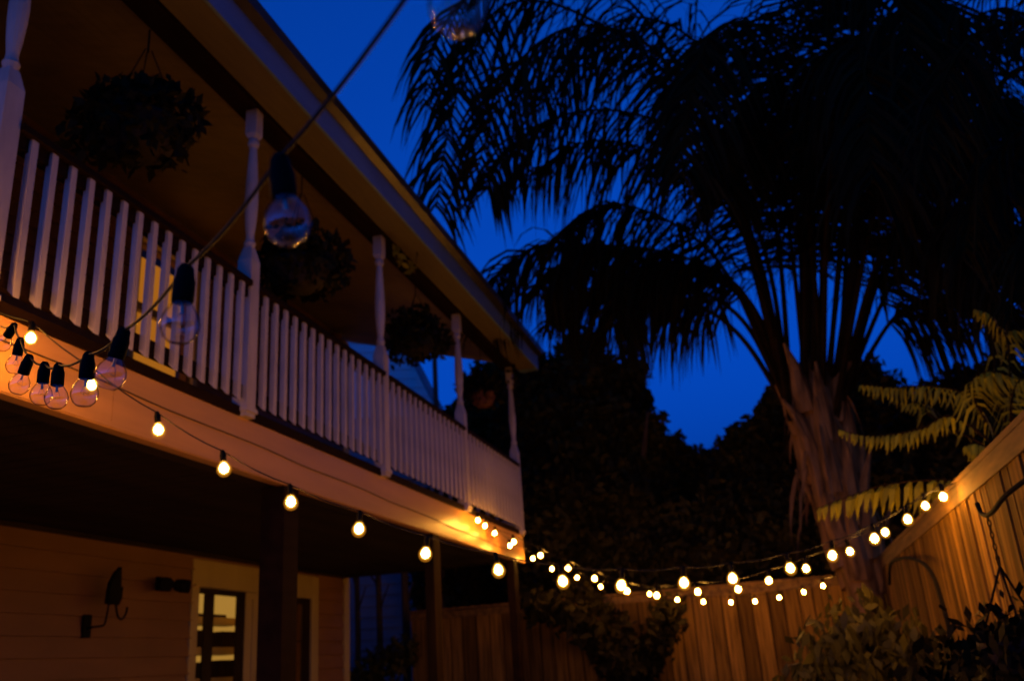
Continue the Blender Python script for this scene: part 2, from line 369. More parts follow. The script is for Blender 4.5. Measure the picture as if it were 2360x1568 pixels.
# lit room with shelves behind the glass; added unseen strip brightens the shelf fronts
rm = MB(); rm.box(XW-.62, XW-.60, 7.4, 10.6, GZ, 1.2); rm.build('lit_room_wall', room_glow, door); lp = MB(); lp.box(XW-.30, XW-.20, 7.9, 9.9, 1.14, 1.16); lp.build('shelf_fill_strip', emit('shelf_fill_glow', (1, .5, .12), 9.0), door)
sh = MB()
for z in (.62, .32, .02, -.28): sh.box(XW-.5, XW-.30, 7.5, 9.2, z, z+.075)
sh.build('shelf', trim, door)
bx = MB(); random.seed(3)
for z, h0, h1 in ((.696, .02, .05), (.396, .14, .19), (.096, .15, .2), (-.204, .1, .2)):
    y = 7.6
    while y < 8.95:
        wd = random.uniform(.1, .3); bx.box(XW-.48, XW-.34, y, y+wd, z, z+random.uniform(h0, h1)); y += wd+.006
bx.build('shelf_boxes', door_m, door)
# upstairs lit glazed door
uw = MB(); a, e, z0, z1 = UPW
uw.box(XW-.03, XW+.05, a-.07, a, z0, z1+.08); uw.box(XW-.03, XW+.05, e, e+.07, z0, z1+.08); uw.box(XW-.03, XW+.049, a+.001, e-.001, z1, z1+.08); uw.box(XW-.03, XW+.02, a+.001, e-.001, 3.42, 3.50)
uwo = uw.build('upstairs_window', trim, house)
pn = MB(); pn.box(XW-.25, XW-.24, a-.1, e+.1, z0, z1); pn.build('window_pane', win_glow, uwo)

# ------------------------------------------------------------------ things on the wall and balcony
bird = thing('wall_bracket', 'black iron plant hook with a bird shape beside the door frame', 'wall hook', (XW+.03, 6.28, .5))
mb = MB(); mb.box(XW+.022, XW+.045, 6.38, 6.47, .44, .62); mb.build('back_plate', iron, bird)
mb = MB(); X = XW+.17
mb.tube(catmull([(XW+.04, 6.425, .51), (XW+.1, 6.42, .52), (X, 6.46, .53), (X, 6.485, .60), (X, 6.50, .70)], 5), .009, 6)
mb.tube(catmull([(X, 6.58, .72), (X, 6.60, .65), (X, 6.63, .595), (X, 6.68, .585), (X, 6.72, .63), (X, 6.73, .68)], 5), .009, 6); mb.build('hook_arm', iron, bird)
mb = MB(); out_ = [(6.47, .70), (6.52, .69), (6.575, .70), (6.60, .69), (6.635, .75), (6.635, .84), (6.615, .80), (6.61, .86), (6.605, .93), (6.60, 1.0), (6.575, .975), (6.55, .96), (6.52, .92), (6.49, .87), (6.475, .80)]
mb.prism(out_, X-.02, X+.02, 0); mb.build('bird_silhouette', iron, bird)
lamp = thing('wall_lamp', 'unlit black double spotlight high on the wall left of the door', 'wall lamp', (XW+.03, 7.35, .92))
mb = MB(); mb.box(XW+.022, XW+.06, 7.28, 7.46, .86, .98); mb.build('mount', iron, lamp)
for yy, dy in ((7.25, -.10), (7.50, .10)):
    mb = MB(); q = Vector((XW+.06, 7.37+dy*.4, .92)); d = Vector((.11, dy, -.02)); mb.tube([q, q+d*.35, q+d*.4, q+d*.8, q+d*1.3], [.02, .025, .05, .062, .06], 12); mb.build('spotlight', iron, lamp)
ch = thing('balcony_chair', 'dark slatted chair silhouetted against the lit upstairs window', 'chair', (-4.9, 6.75, 1.562))
mb = MB(); mb.box(-5.12, -4.68, 6.5, 6.98, 1.98, 2.02); mb.build('seat', dark_wood, ch)
mb = MB()
for i in range(5): mb.box(-5.14, -5.115, 6.5+i*.11, 6.54+i*.11, 2.02, 2.62)
mb.box(-5.15, -5.11, 6.49, 6.99, 2.621, 2.68); mb.build('backrest', dark_wood, ch)
for x, y in ((-5.1, 6.52), (-5.1, 6.96), (-4.7, 6.52), (-4.7, 6.96)):
    mb = MB(); mb.box(x-.02, x+.02, y-.02, y+.02, 1.563, 1.979); mb.build('leg', dark_wood, ch)

def hanging_basket(i, c, r, h, label, potm, n, trail=.0):
    """c: centre of the leafy ball; chains go up to the header beam"""
    c = Vector(c); o = thing('hanging_basket', label, 'hanging plant', (c.x, c.y, c.z-h*.8), 'planted baskets hung under the balcony eave')
    pr = r*.62
    mb = MB(); mb.lathe([(pr*.35, -h*.85), (pr*.75, -h*.7), (pr, -h*.25), (pr*1.04, -h*.18), (pr*.96, -h*.18), (pr*.3, -h*.3)], c, 18); mb.build('pot', potm, o, smooth=True)
    mb = MB(); top = Vector((c.x, c.y, 3.742))
    for k in range(3):
        a = 2.1*k+.4; mb.tube([c+Vector((pr*math.cos(a), pr*math.sin(a), -h*.2)), c+Vector((.02*math.cos(a), .02*math.sin(a), (top.z-c.z)*.75))], .004, 5)
    mb.tube([(c.x, c.y, c.z+(top.z-c.z)*.73), top], .006, 5); mb.build('chain', iron, o)
    P = RNG.normal(size=(n, 3)); P /= np.linalg.norm(P, axis=1)[:, None]; P *= RNG.random(n)[:, None]**.4
    P *= np.array([r, r, h*.85]); P[:, 2] -= (np.abs(P[:, 0])+np.abs(P[:, 1]))/r*trail*RNG.random(n)
    lump = 1+.22*np.sin(P[:, 1]*9/r*.35+i)*np.sin(P[:, 2]*8/r*.4+i*2); P *= lump[:, None]
    np_mesh('foliage', leaves(np.array(c)+P, .085, .5, .5), dark_leaf, o)
hanging_basket(0, (-3.12, 3.78, 3.13), .36, .33, 'largest leafy basket hanging between the two nearest white posts', pot_m, 1500, .12)
hanging_basket(1, (-3.10, 5.62, 3.02), .37, .33, 'bushy basket hanging behind the unlit clear bulb nearest the eave', pot_m, 1500, .10)
hanging_basket(2, (-3.10, 8.0, 3.25), .36, .33, 'ragged leafy basket hanging between the third and fourth white posts', pot_m, 1200, .15)
hanging_basket(3, (-3.10, 10.15, 3.2), .27, .26, 'small basket with reddish pot hanging beside the farthest white post', terra, 500, .05)

def vine(name, label, cat, path, n, r, size, m):
    o = thing(name, label, cat, tuple(path[0])); P = catmull(path, 6)
    st = MB(); st.tube(P, .004, 5); st.build('stem', bark, o)
    idx = RNG.integers(0, len(P), n); C = np.array([P[i] for i in idx])+RNG.normal(size=(n, 3))*r
    np_mesh('foliage', leaves(C, size, .5, .5), m, o)
vine('vine_sprig', 'pale leaf sprig tucked under the eave beam beyond the third white post', 'vine', [at(*p, 0, -2.93) for p in ((905, 575), (920, 596), (938, 608), (956, 622))], 26, .022, .09, fern_leaf)
vine('post_vine', 'dark leafy vine wrapped round the farthest white post', 'vine', [(-2.95, 11.05, 3.7), (-2.94, 11.1, 3.5), (-2.96, 11.16, 3.3), (-2.94, 11.08, 3.15)], 60, .03, .08, dark_leaf)

# ------------------------------------------------------------------ fences
def board_fence(name, label, p0, p1, ztop, facing, capw=.12, bw=.125):
    p0 = Vector((*p0, 0)); p1 = Vector((*p1, 0)); L = (p1-p0).length; u = (p1-p0)/L; nrm = Vector((*facing, 0))
    o = thing(name, label, 'fence', (p0.x, p0.y, GZ))
    mb = MB(); s = 0; rr = random.Random(name)
    def obox(m, s0, s1, d0, d1, z0, z1):
        q = [p0+u*s0+nrm*d0, p0+u*s1+nrm*d0, p0+u*s1+nrm*d1, p0+u*s0+nrm*d1]
        m.add([(v.x, v.y, z0) for v in q]+[(v.x, v.y, z1) for v in q], [(0, 3, 2, 1), (4, 5, 6, 7), (0, 1, 5, 4), (1, 2, 6, 5), (2, 3, 7, 6), (3, 0, 4, 7)])
    while s < L-.02:
        wd = min(bw*rr.uniform(.9, 1.08), L-s); off = rr.uniform(0, .012)
        obox(mb, s+.007, s+wd-.009, .0+off, .02+off, GZ+.03, ztop-rr.uniform(.0, .012)); s += wd
    obox(mb, 0, L, -.008, -.003, GZ+.05, ztop-.03); mb.m[-6:] = [1]*6  # added backing sheet shuts out sky; its dark colour deepens the board gaps
    mb.build('board_panel', [wood, dark_wood], o)
    cp = MB(); obox(cp, 0, L, -.05, capw-.02, ztop+.003, ztop+.032); obox(cp, 0, L, capw-.03 if capw < .1 else .033, capw-.022 if capw < .1 else .05, ztop-.10, ztop); cp.build('cap_rail', wood_cap, o)
    s = .05
    while s < L:
        p = MB(); obox(p, s, s+.1, -.115, -.012, GZ, ztop-.02); p.build('post', wood_cap, o); s += 2.4
    return o
board_fence('board_fence', 'side fence of warm lit boards with cap rail at the right edge', (1.10, .2), (1.10, 12.4), .81, (-1, 0), .06)
board_fence('board_fence', 'back fence of dim upright boards behind the strings of lights', (-5.05, 12.5), (1.0, 12.5), .80, (0, -1), .12, .19)

# ------------------------------------------------------------------ trees behind
def tree(name, label, blobs, n, size, trunk, group='dark trees beyond the back fence', asp=.5):
    o = thing(name, label, 'tree', (trunk[0], trunk[1], GZ), group)
    mb = MB(); tx, ty, th = trunk[:3]
    mb.tube([(tx, ty, GZ), (tx+.05, ty, GZ+th*.4), (tx-.03, ty+.05, GZ+th*.75), (tx, ty, GZ+th)], [.2, .16, .11, .05], 9)
    for k in range(5):
        a = k*1.3; q = Vector((tx, ty, GZ+th*(.35+.1*k))); mb.tube([q, q+Vector((math.cos(a)*.5, math.sin(a)*.5, .5)), q+Vector((math.cos(a)*.9, math.sin(a)*.9, 1.1))], [.07, .05, .02], 6)
    mb.build('trunk', bark, o)
    ex = []
    for b in blobs:
        for k in range(7):
            a = random.uniform(-.3, math.pi+.3); q = random.uniform(.85, 1.12); f = random.uniform(.16, .34)
            ex.append((b[0]+math.cos(a)*b[3]*q, b[1]-random.uniform(0, .8)*b[4], b[2]+math.sin(a)*b[5]*q, b[3]*f, b[3]*f, b[3]*f*random.uniform(.8, 1.9)))
    P = np.concatenate([blob_points(blobs, n), blob_points(ex, n//3, .2)]); V = leaves(P, size, asp, .2)
    cr = np_mesh('crown', V, leaf_dark, o)
    cm = MB(); core_mesh(cm, blobs); cm.build('inner_foliage', leaf_core, cr)
    return o
def E_(px, py, Y, rx, rz, ry=None):
    c = at(px, py, 1, Y); return (c.x, c.y, c.z, rx*Y/2150, (ry or rx)*Y/2150, rz*Y/2150)
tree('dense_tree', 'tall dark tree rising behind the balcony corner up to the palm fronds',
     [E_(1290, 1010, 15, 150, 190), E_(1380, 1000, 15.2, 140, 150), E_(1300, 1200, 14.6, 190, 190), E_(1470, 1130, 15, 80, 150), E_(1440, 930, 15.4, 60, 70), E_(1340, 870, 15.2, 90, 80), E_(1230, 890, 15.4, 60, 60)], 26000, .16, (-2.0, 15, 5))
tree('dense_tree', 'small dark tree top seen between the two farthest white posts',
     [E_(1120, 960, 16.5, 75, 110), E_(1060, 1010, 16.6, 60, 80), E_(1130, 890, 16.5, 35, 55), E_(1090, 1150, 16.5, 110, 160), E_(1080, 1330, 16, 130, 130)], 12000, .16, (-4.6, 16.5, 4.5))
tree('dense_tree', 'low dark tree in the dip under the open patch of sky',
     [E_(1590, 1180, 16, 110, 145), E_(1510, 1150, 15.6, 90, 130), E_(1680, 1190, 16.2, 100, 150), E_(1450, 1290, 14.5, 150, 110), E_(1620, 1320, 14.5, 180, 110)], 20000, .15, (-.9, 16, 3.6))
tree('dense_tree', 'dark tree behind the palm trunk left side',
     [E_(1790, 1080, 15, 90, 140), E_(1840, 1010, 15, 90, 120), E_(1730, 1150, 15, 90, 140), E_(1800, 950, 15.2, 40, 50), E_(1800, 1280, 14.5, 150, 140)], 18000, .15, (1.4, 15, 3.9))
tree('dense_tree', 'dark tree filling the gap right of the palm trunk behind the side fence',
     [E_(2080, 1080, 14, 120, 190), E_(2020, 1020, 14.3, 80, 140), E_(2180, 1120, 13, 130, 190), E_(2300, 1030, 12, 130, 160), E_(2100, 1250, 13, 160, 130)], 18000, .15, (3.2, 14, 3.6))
# thin twig tops in the dip
# ------------------------------------------------------------------ neighbour
nh = thing('neighbour_house', 'neighbour house with pale boarded gable seen past the balcony', 'house', (-6.1, 17, GZ))
gx = [(-12.2, 4.95), (-6.05, 4.95)]
mb = MB(); z = GZ
while z < 4.9: mb.prism([(17.0, z), (16.97, z), (16.99, min(z+.2, 4.95)), (17.0, min(z+.2, 4.95))], -12.6, -6.1, 0); z += .2
mb.box(-12.6, -6.1, 17.001, 22, GZ, 4.95); mb.build('wall', neigh_w, nh)
mb = MB(); z = 4.955; ap = -9.35
while z < 11.2:
    hw = 3.2*(1-(z-4.955)/7.1); h2 = 3.2*(1-(z+.2-4.955)/7.1)
    if h2 < .05: break
    mb.add([(ap-hw, 16.97, z), (ap+hw, 16.97, z), (ap+h2, 16.99, z+.2), (ap-h2, 16.99, z+.2), (ap-hw, 17.1, z), (ap+hw, 17.1, z), (ap+h2, 17.1, z+.2), (ap-h2, 17.1, z+.2)],
           [(0, 1, 2, 3), (0, 4, 5, 1), (7, 6, 5, 4), (1, 5, 6, 2), (3, 7, 4, 0), (3, 2, 6, 7)]); z += .2
mb.build('gable', neigh_m, nh)
mb = MB()
for sg in (-1, 1): mb.prism([(ap+sg*3.25, 4.9), (ap+sg*3.35, 4.95), (ap, 12.3), (ap, 12.1)], 16.9, 22.2, 1)
mb.build('roof', roof_m, nh)
nh.rotation_euler.z = .37
pole = MB(); q = at(1004, 925, 1, 15.2); pole.tube([(q.x+.0, 15.2, GZ), (q.x, 15.2, 2), (at(1001, 790, 1, 15.2).x, 15.2, 8.2)], [.06, .055, .045], 8); pole.box(q.x-.5, q.x+.5, 15.16, 15.24, 7.6, 7.7)
tag(pole.build('utility_pole', bark), 'thin dark pole beside the neighbour gable', 'pole')
for px, wd in ((822, .09), (872, .1), (933, .13)):
    q = at(px, 1400, 1, 13.2); m_ = MB(); m_.tube([(q.x, 13.2, GZ), (q.x+.02, 13.2, .6), (q.x-.01, 13.2, 2.3)], [wd*.55, wd*.5, wd*.42], 8)
    for k in range(3): m_.tube([(q.x, 13.2, .9+k*.4), (q.x+random.uniform(-.3, .3), 13.1, 1.3+k*.45)], [.02, .008], 5)
    tag(m_.build('tree_trunk', bark), {822: 'thin dark trunk hard against the house corner', 872: 'thin dark trunk midway in the blue gap', 933: 'thickest dark trunk nearest the back fence end'}[px], 'tree trunk', 'slim trunks in front of the neighbour wall')

# ------------------------------------------------------------------ palms
def leaflet(mb, p, d, L, wd, droop, mi=0, seg=4):
    """one drooping tapering blade"""
    d = d.normalized(); sd = d.cross(Vector((random.uniform(-1, 1), random.uniform(-1, 1), random.uniform(-.4, .4))))
    sd = sd.normalized() if sd.length > 1e-6 else Vector((1, 0, 0))
    vs = []; q = Vector(p)
    for i in range(seg+1):
        t = i/seg; ww = wd*(.55+.9*t if t < .4 else 1.0*(1-t)/.6+.04)*.5
        vs += [q-sd*ww, q+sd*ww]
        d = (d+Vector((0, 0, -droop/seg))).normalized(); q = q+d*(L/seg)
    mb.add(vs, [(2*i, 2*i+1, 2*i+3, 2*i+2) for i in range(seg)], mi)
def frond(parent, ctrl, L=1.15, n=95, wd=.05, droop=2.1, start=.30, r0=.04, mats=None, name='frond', spread=1.0, spt=9):
    P = catmull(ctrl, spt); lens = [0]
    for a, b2 in zip(P[:-1], P[1:]): lens.append(lens[-1]+(b2-a).length)
    T = lens[-1]; mb = MB()
    mb.tube(P, [r0*(1-.85*l/T) for l in lens], 6, 1)
    def sample(t):
        l = t*T
        for i in range(len(P)-1):
            if lens[i+1] >= l:
                k = (l-lens[i])/max(1e-6, lens[i+1]-lens[i]); return P[i].lerp(P[i+1], k), (P[i+1]-P[i]).normalized()
        return P[-1], (P[-1]-P[-2]).normalized()
    for i in range(n):
        t = start+(1-start)*(i+random.random()*.8)/n; t = min(t, .999)
        p, tg = sample(t); side = tg.cross(Vector((0, 0, 1)))
        k = max(0, abs(tg.z)-.55)*2.5
        side = (side.normalized()*(1-min(1, k)) if side.length > .05 else Vector((0, 0, 0)))
        x_ = Vector((1, .25, 0)); x_ = (x_-tg*x_.dot(tg)).normalized()
        if side.dot(x_) < 0: side = -side
        side = (side+x_*min(1, k)).normalized()
        upv = side.cross(tg)
        ll = L*(.55+.6*math.sin(math.pi*min(1, (t-start)/(1-start)*.85+.12)))*random.uniform(.8, 1.15)
        for sg in (-1, 1):
            d = side*sg*random.uniform(.7, 1.1)*spread+tg*random.uniform(.45, .8)+upv*random.uniform(-.35, .5)
            leaflet(mb, p, d, ll, wd*random.uniform(.8, 1.25), droop*random.uniform(.6, 1.35))
    return mb.build(name, mats or [palm_leaf, palm_stem], parent)
random.seed(11)
def trunk_tube(mb, pts, rad, mi=0): mb.tube(catmull(pts, 5), [rad[min(len(rad)-1, int(i/5))]*(1-(i % 5)/5)+rad[min(len(rad)-1, int(i/5)+1)]*((i % 5)/5) for i in range((len(pts)-1)*5+1)], 16, mi)
palm = thing('palm_tree', 'tall feathery palm with shaggy trunk rising beside the back fence corner', 'palm', (.93, 10.5, GZ))
tk = MB(); trunk_tube(tk, [(.93, 10.5, GZ), (.88, 10.5, .4), (.80, 10.5, 1.2), (.75, 10.5, 2.0), (.76, 10.5, 2.7), (.78, 10.5, 3.1)], [.19, .18, .20, .25, .26, .12])
tko = tk.build('trunk', palm_bark, palm, smooth=True)
for i in range(30):                                    # old leaf bases clasping the trunk
    z = .7+i*.07; a = i*2.4+random.uniform(-.2, .2); cx = .88-.075*(z-.4); r = .14+.05*(z-.5)
    q = Vector((cx+r*math.cos(a), 10.5+r*math.sin(a), z)); o_ = Vector((math.cos(a), math.sin(a), 0)); lf = random.uniform(.3, .9); m_ = MB()
    m_.tube([q-Vector((0, 0, .2))-o_*.03, q+o_*.03, q+o_*.09+Vector((0, 0, lf*.5)), q+o_*random.uniform(.12, .3)+Vector((0, 0, lf))], [.13, .115, .07, .012], 7)
    m_.build('leaf_base', palm_bark, tko)
df = MB()
for i in range(36):
    a = random.uniform(0, 6.28); z = random.uniform(1.5, 2.9); q = Vector((.76+.27*math.cos(a), 10.5+.27*math.sin(a), z))
    leaflet(df, q, Vector((math.cos(a)*.5, math.sin(a)*.5, -.4)), random.uniform(.4, 1.0), random.uniform(.03, .07), 2.5)
df.build('dead_leaf_skirt', palm_bark, palm)
FR = [
 [(1850,900,10.5),(1760,560,10),(1560,200,9),(1330,30,8.3),(1170,10,7.8),(1081,127,7.5),(1030,320,7.4),(1005,480,7.4)],
 [(1860,880,10.5),(1700,420,9.7),(1500,60,8.7),(1300,-80,8),(1130,-50,7.6),(1020,70,7.4),(975,230,7.4)],
 [(1860,880,10.5),(1790,600,10.2),(1650,350,9.6),(1450,260,9),(1280,270,8.7),(1170,350,8.6),(1120,440,8.6)],
 [(1870,860,10.5),(1800,480,10.2),(1650,150,9.7),(1480,40,9.4),(1330,120,9.2),(1240,260,9.2)],
 [(1840,920,10.5),(1760,730,10.4),(1640,640,10.3),(1450,590,10.2),(1270,560,10),(1160,620,10),(1115,720,10)],
 [(1850,960,10.5),(1730,780,10.6),(1600,700,10.6),(1450,660,10.6),(1340,680,10.6),(1290,740,10.6)],
 [(1890,850,10.5),(1880,550,10),(1850,250,9.2),(1800,0,8.5),(1760,-150,8)],
 [(1900,850,10.5),(1960,560,10),(2010,250,9.2),(2060,50,8.4),(2120,0,7.8),(2170,120,7.4),(2190,300,7.2)],
 [(1890,850,10.5),(1900,560,9.6),(1920,300,8.6),(1950,120,7.6),(1980,100,6.9),(2000,250,6.4),(2010,420,6.2)],
 [(1920,840,10.5),(2010,640,10.4),(2120,520,10.3),(2260,480,10.2),(2380,560,10.1),(2450,680,10)],
 [(1930,860,10.5),(2040,740,10.6),(2150,690,10.7),(2260,690,10.8),(2330,760,10.8)],
 [(1900,840,10.5),(1950,450,10.8),(2050,200,11.2),(2200,120,11.6),(2330,220,11.8),(2400,400,12)],
 [(1890,840,10.5),(1850,480,11),(1780,200,11.6),(1680,100,12.2),(1580,160,12.6),(1520,300,12.8)],
 [(1895,840,10.5),(1940,500,11),(1960,220,11.8),(1990,100,12.6),(2030,120,13.2),(2060,260,13.6)],
 [(1890,850,10.5),(1860,450,9.8),(1800,180,9),(1720,60,8.2),(1640,80,7.6),(1590,230,7.3),(1570,400,7.2)],
 [(1905,840,10.5),(1980,480,9.8),(2100,250,9),(2220,180,8.4),(2300,280,8),(2340,450,7.8)],
 [(1890,850,10.5),(1900,480,9.9),(1910,200,9.3),(1900,20,8.8),(1880,-100,8.2)],
 [(1895,850,10.5),(1930,560,10.1),(1980,330,9.6),(2050,240,9),(2100,300,8.6),(2120,430,8.4)],
 [(1860,880,10.5),(1720,450,9.4),(1540,150,8.4),(1380,60,7.7),(1240,100,7.3),(1150,230,7.2),(1100,390,7.2)],
 [(1850,900,10.5),(1760,600,10.2),(1620,420,9.7),(1480,340,9.3),(1340,330,9),(1230,400,8.9)],
 [(1900,850,10.5),(2010,600,9.6),(2150,490,8.6),(2270,530,7.8),(2340,650,7.4)],
 [(1910,850,10.5),(2060,620,10.3),(2200,540,10),(2310,600,9.8)],
 [(1900,850,10.5),(2000,500,9.4),(2130,300,8.4),(2250,330,7.6),(2320,450,7.2)],
 [(1890,850,10.5),(1870,560,10.2),(1830,350,9.8),(1770,230,9.4),(1710,250,9.1),(1690,340,9)],
 [(1845,930,10.5),(1750,700,10.2),(1620,610,10),(1470,570,9.8),(1330,580,9.6),(1235,680,9.5)],
 [(1850,940,10.5),(1740,750,10.8),(1610,670,11),(1480,640,11.2),(1360,630,11.4),(1290,690,11.5)],
 [(1850,930,10.5),(1770,740,10.3),(1680,650,10.1),(1570,610,9.9),(1470,640,9.8),(1410,740,9.7)],
 [(1840,900,10.5),(1700,640,10.2),(1560,520,9.8),(1420,470,9.6),(1330,500,9.4),(1280,560,9.3)],
 [(1880,850,10.5),(1850,420,9.6),(1830,120,8.8),(1900,-60,8),(2000,-80,7.3),(2080,20,6.8),(2100,180,6.6)],
 [(1900,840,10.5),(1990,420,9.9),(2140,130,9.2),(2300,20,8.5),(2420,80,8)],
 [(1900,840,10.5),(2030,560,10.2),(2180,380,9.8),(2300,340,9.4),(2400,430,9)],
 [(1890,850,10.5),(1870,480,10.9),(1900,180,11.5),(1930,20,12),(1960,-20,12.6)],
 [(1880,850,10.5),(1830,560,10.1),(1790,360,9.6),(1740,270,9.1),(1690,330,8.8),(1670,450,8.7)],
]
for k_, c_ in enumerate(FR):
    sh_ = max(-62, min(62, (c_[-1][0]-1890)*.09)); c_[0] = (1885+sh_, 945+abs(sh_)*.4, 10.5-.2*math.cos(k_*2.3)); c_[1] = (c_[1][0]+sh_*.35, c_[1][1], c_[1][2])
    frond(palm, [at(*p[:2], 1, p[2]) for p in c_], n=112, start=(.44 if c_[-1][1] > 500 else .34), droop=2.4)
p2 = thing('palm_tree', 'second palm whose hanging fronds darken the upper right corner', 'palm', (at(2650, 500, 1, 6.0).x, 6.0, GZ))
hd = at(2650, 500, 1, 6.0); tk = MB(); trunk_tube(tk, [(hd.x, 6, GZ), (hd.x+.05, 6, 1), (hd.x, 6, 2.6), (hd.x, 6, hd.z)], [.2, .17, .16, .14]); tk.build('trunk', palm_bark, p2, smooth=True)
for c_ in [[(2650,500,6),(2500,200,6),(2380,60,6),(2250,80,5.9),(2170,200,5.8),(2130,380,5.8)],
           [(2650,500,6.2),(2480,330,6.3),(2360,300,6.3),(2260,420,6.3),(2220,600,6.3)],
           [(2650,500,6),(2540,100,6.2),(2420,-40,6.4),(2280,-30,6.6),(2180,60,6.7)],
           [(2650,500,6),(2560,420,6.1),(2470,430,6.2),(2390,540,6.2),(2350,700,6.2)]]:
    frond(p2, [at(*p[:2], 1, p[2]) for p in c_], L=.6, n=70, wd=.024)
ds = MB(); P = catmull([at(*p, 1, 5.9) for p in ((2650, 500), (2500, 240), (2420, 150), (2350, 160), (2300, 205), (2265, 300), (2252, 430), (2246, 590))], 6)
ds.tube(P, [.03*(1-.75*i/len(P)) for i in range(len(P))], 6); ds.build('dead_stalk', palm_stem, p2, label='bare brown arching stalk')

# ferny fronds lit from below, rooted behind the side fence
def broad_frond(parent, ctrl, L, n, wd, mats, down=1.7):
    P = catmull(ctrl, 8); mb = MB(); mb.tube(P, [.012*(1-.8*i/len(P)) for i in range(len(P))], 5, 1); N = len(P)
    for i in range(n):
        t = .12+.88*(i+.5+random.uniform(-.25, .25))/n; k = min(N-2, int(t*(N-1))); p = P[k].lerp(P[k+1], t*(N-1)-k); tg = (P[k+1]-P[k]).normalized()
        side = tg.cross(Vector((0, 0, 1))).normalized(); ll = L*(.45+.75*math.sin(math.pi*min(1, t*.95+.05)))*random.uniform(.8, 1.2)
        for sg in (-1, 1):
            d = (side*sg*.8+tg*.35+Vector((0, 0, -.35*down+random.uniform(-.2, .2)))).normalized(); d2 = (d*.5+Vector((0, 0, -.6))).normalized()
            sd = (tg*.8+Vector((random.uniform(-.2, .2), random.uniform(-.4, .4), 0))).normalized(); w_ = wd*random.uniform(.8, 1.2)
            q1 = p+d*ll*.3; q2 = q1+d2*ll*.42; q3 = q2+(d2+tg*.2).normalized()*ll*.34
            mb.add([p-sd*w_*.25, p+sd*w_*.25, q1+sd*w_*.5, q1-sd*w_*.5, q2+sd*w_*.33, q2-sd*w_*.33, q3], [(0, 1, 2, 3), (3, 2, 4, 5), (5, 4, 6)], 0)
    return mb.build('frond', mats, parent)
random.seed(5)
fp = thing('fern_palm', 'yellow green ferny plant arching its lit fronds over the side fence', 'fern', (1.62, 6.5, GZ))
m_ = MB(); m_.tube([(1.62, 6.5, GZ), (1.64, 6.5, 0), (1.6, 6.5, .9), (1.6, 6.5, 1.1)], [.08, .07, .07, .03], 8); m_.build('stem', palm_bark, fp)
cr_ = Vector((1.6, 6.5, 1.05))
for pts, L, n, wd in [
  ([(2240,1112,6.6),(2170,1105,6.6),(2050,1115,6.7),(1960,1142,6.8),(1880,1172,6.8)], .22, 17, .085),
  ([(2200,960,6.6),(2130,985,6.7),(2060,1000,6.8),(1990,1003,6.8),(1930,988,6.8)], .13, 20, .06),
  ([(2240,920,6.6),(2150,890,6.8),(2060,892,6.9),(1985,886,7)], .17, 20, .045),
  ([(2250,930,6.5),(2240,880,6.4),(2280,855,6.3),(2340,870,6.2)], .24, 14, .06),
  ([(2330,880,6.4),(2320,780,6.4),(2280,725,6.4),(2245,712,6.4)], .16, 14, .05),
  ([(2290,1040,6.4),(2250,1022,6.4),(2222,1028,6.4)], .13, 9, .05),
  ([(2330,930,6.2),(2360,870,6.1),(2430,880,6)], .24, 12, .05),
  ([(2150,960,7.5),(2130,930,7.8),(2080,930,8)], .16, 9, .05),
  ([(2290,800,6.6),(2340,760,6.5),(2400,770,6.4)], .16, 10, .06)]:
    broad_frond(fp, [cr_]+[at(*p[:2], 1, p[2]) for p in pts], L*.9, int(n*1.25), wd*.46, [fern_leaf, palm_stem])

# ------------------------------------------------------------------ shrubs in the yard
def shrub(name, label, cat, base, blobs, n, size, m, asp=.5, core=None, group=None, down=.6, shell=.35):
    o = thing(name, label, cat, (*base, GZ), group); st = MB(); b0 = Vector((*base, GZ))
    for bl in blobs:
        st.tube([b0, b0.lerp(Vector(bl[:3]), .5)+Vector((random.uniform(-.05, .05), 0, .05)), Vector(bl[:3])], [.03, .02, .008], 6)
    st.build('stem', bark, o)
    np_mesh('foliage', leaves(blob_points(blobs, n, shell), size, asp, down), m, o); return o
q = at(1990, 1500, 1, 6.6)
shrub('leafy_shrub', 'broad leaved yellow green shrub at the foot of the palm trunk', 'shrub', (q.x, 6.6),
      [E_(1990, 1440, 6.5, 85, 70), E_(1920, 1520, 6.3, 90, 90), E_(2060, 1500, 6.4, 100, 90), E_(2000, 1600, 6.2, 160, 110), E_(2120, 1570, 6.2, 70, 70), E_(1870, 1600, 6.2, 70, 80)], 1500, .10, shrub_leaf, .45, down=1.2, shell=.2)
q = at(2240, 1600, 1, 5)
shrub('dark_shrub', 'dark low bush along the bottom right under the side fence', 'shrub', (q.x-.1, 5.2),
      [E_(2210, 1560, 5.2, 80, 90), E_(2290, 1580, 5, 90, 110), E_(2130, 1610, 5.2, 80, 70)], 900, .09, dark_leaf, .5)
def path_shrub(name, label, pts, r, n, size):
    o = thing(name, label, 'shrub', tuple(Vector(pts[0])*1.0)[:2]+(GZ,)); P = catmull(pts, 8)
    st = MB(); st.tube([Vector((pts[0][0], pts[0][1], GZ))]+P, .03, 6); st.build('stem', bark, o)
    idx = RNG.integers(0, len(P), n); C = np.array([P[i] for i in idx])+RNG.normal(size=(n, 3))*r
    np_mesh('foliage', leaves(C, size, .5, .5), dark_leaf, o)
path_shrub('climbing_shrub', 'dark leafy branch slanting up leftward before the back fence', [at(*p, 1, 11.6) for p in ((1470, 1590), (1410, 1520), (1350, 1450), (1290, 1410), (1225, 1395))], .085, 1500, .15)
path_shrub('climbing_shrub', 'dark leafy branch forking upright before the middle of the back fence', [at(*p, 1, 11.7) for p in ((1480, 1590), (1490, 1520), (1530, 1450), (1545, 1405))], .09, 1100, .15)
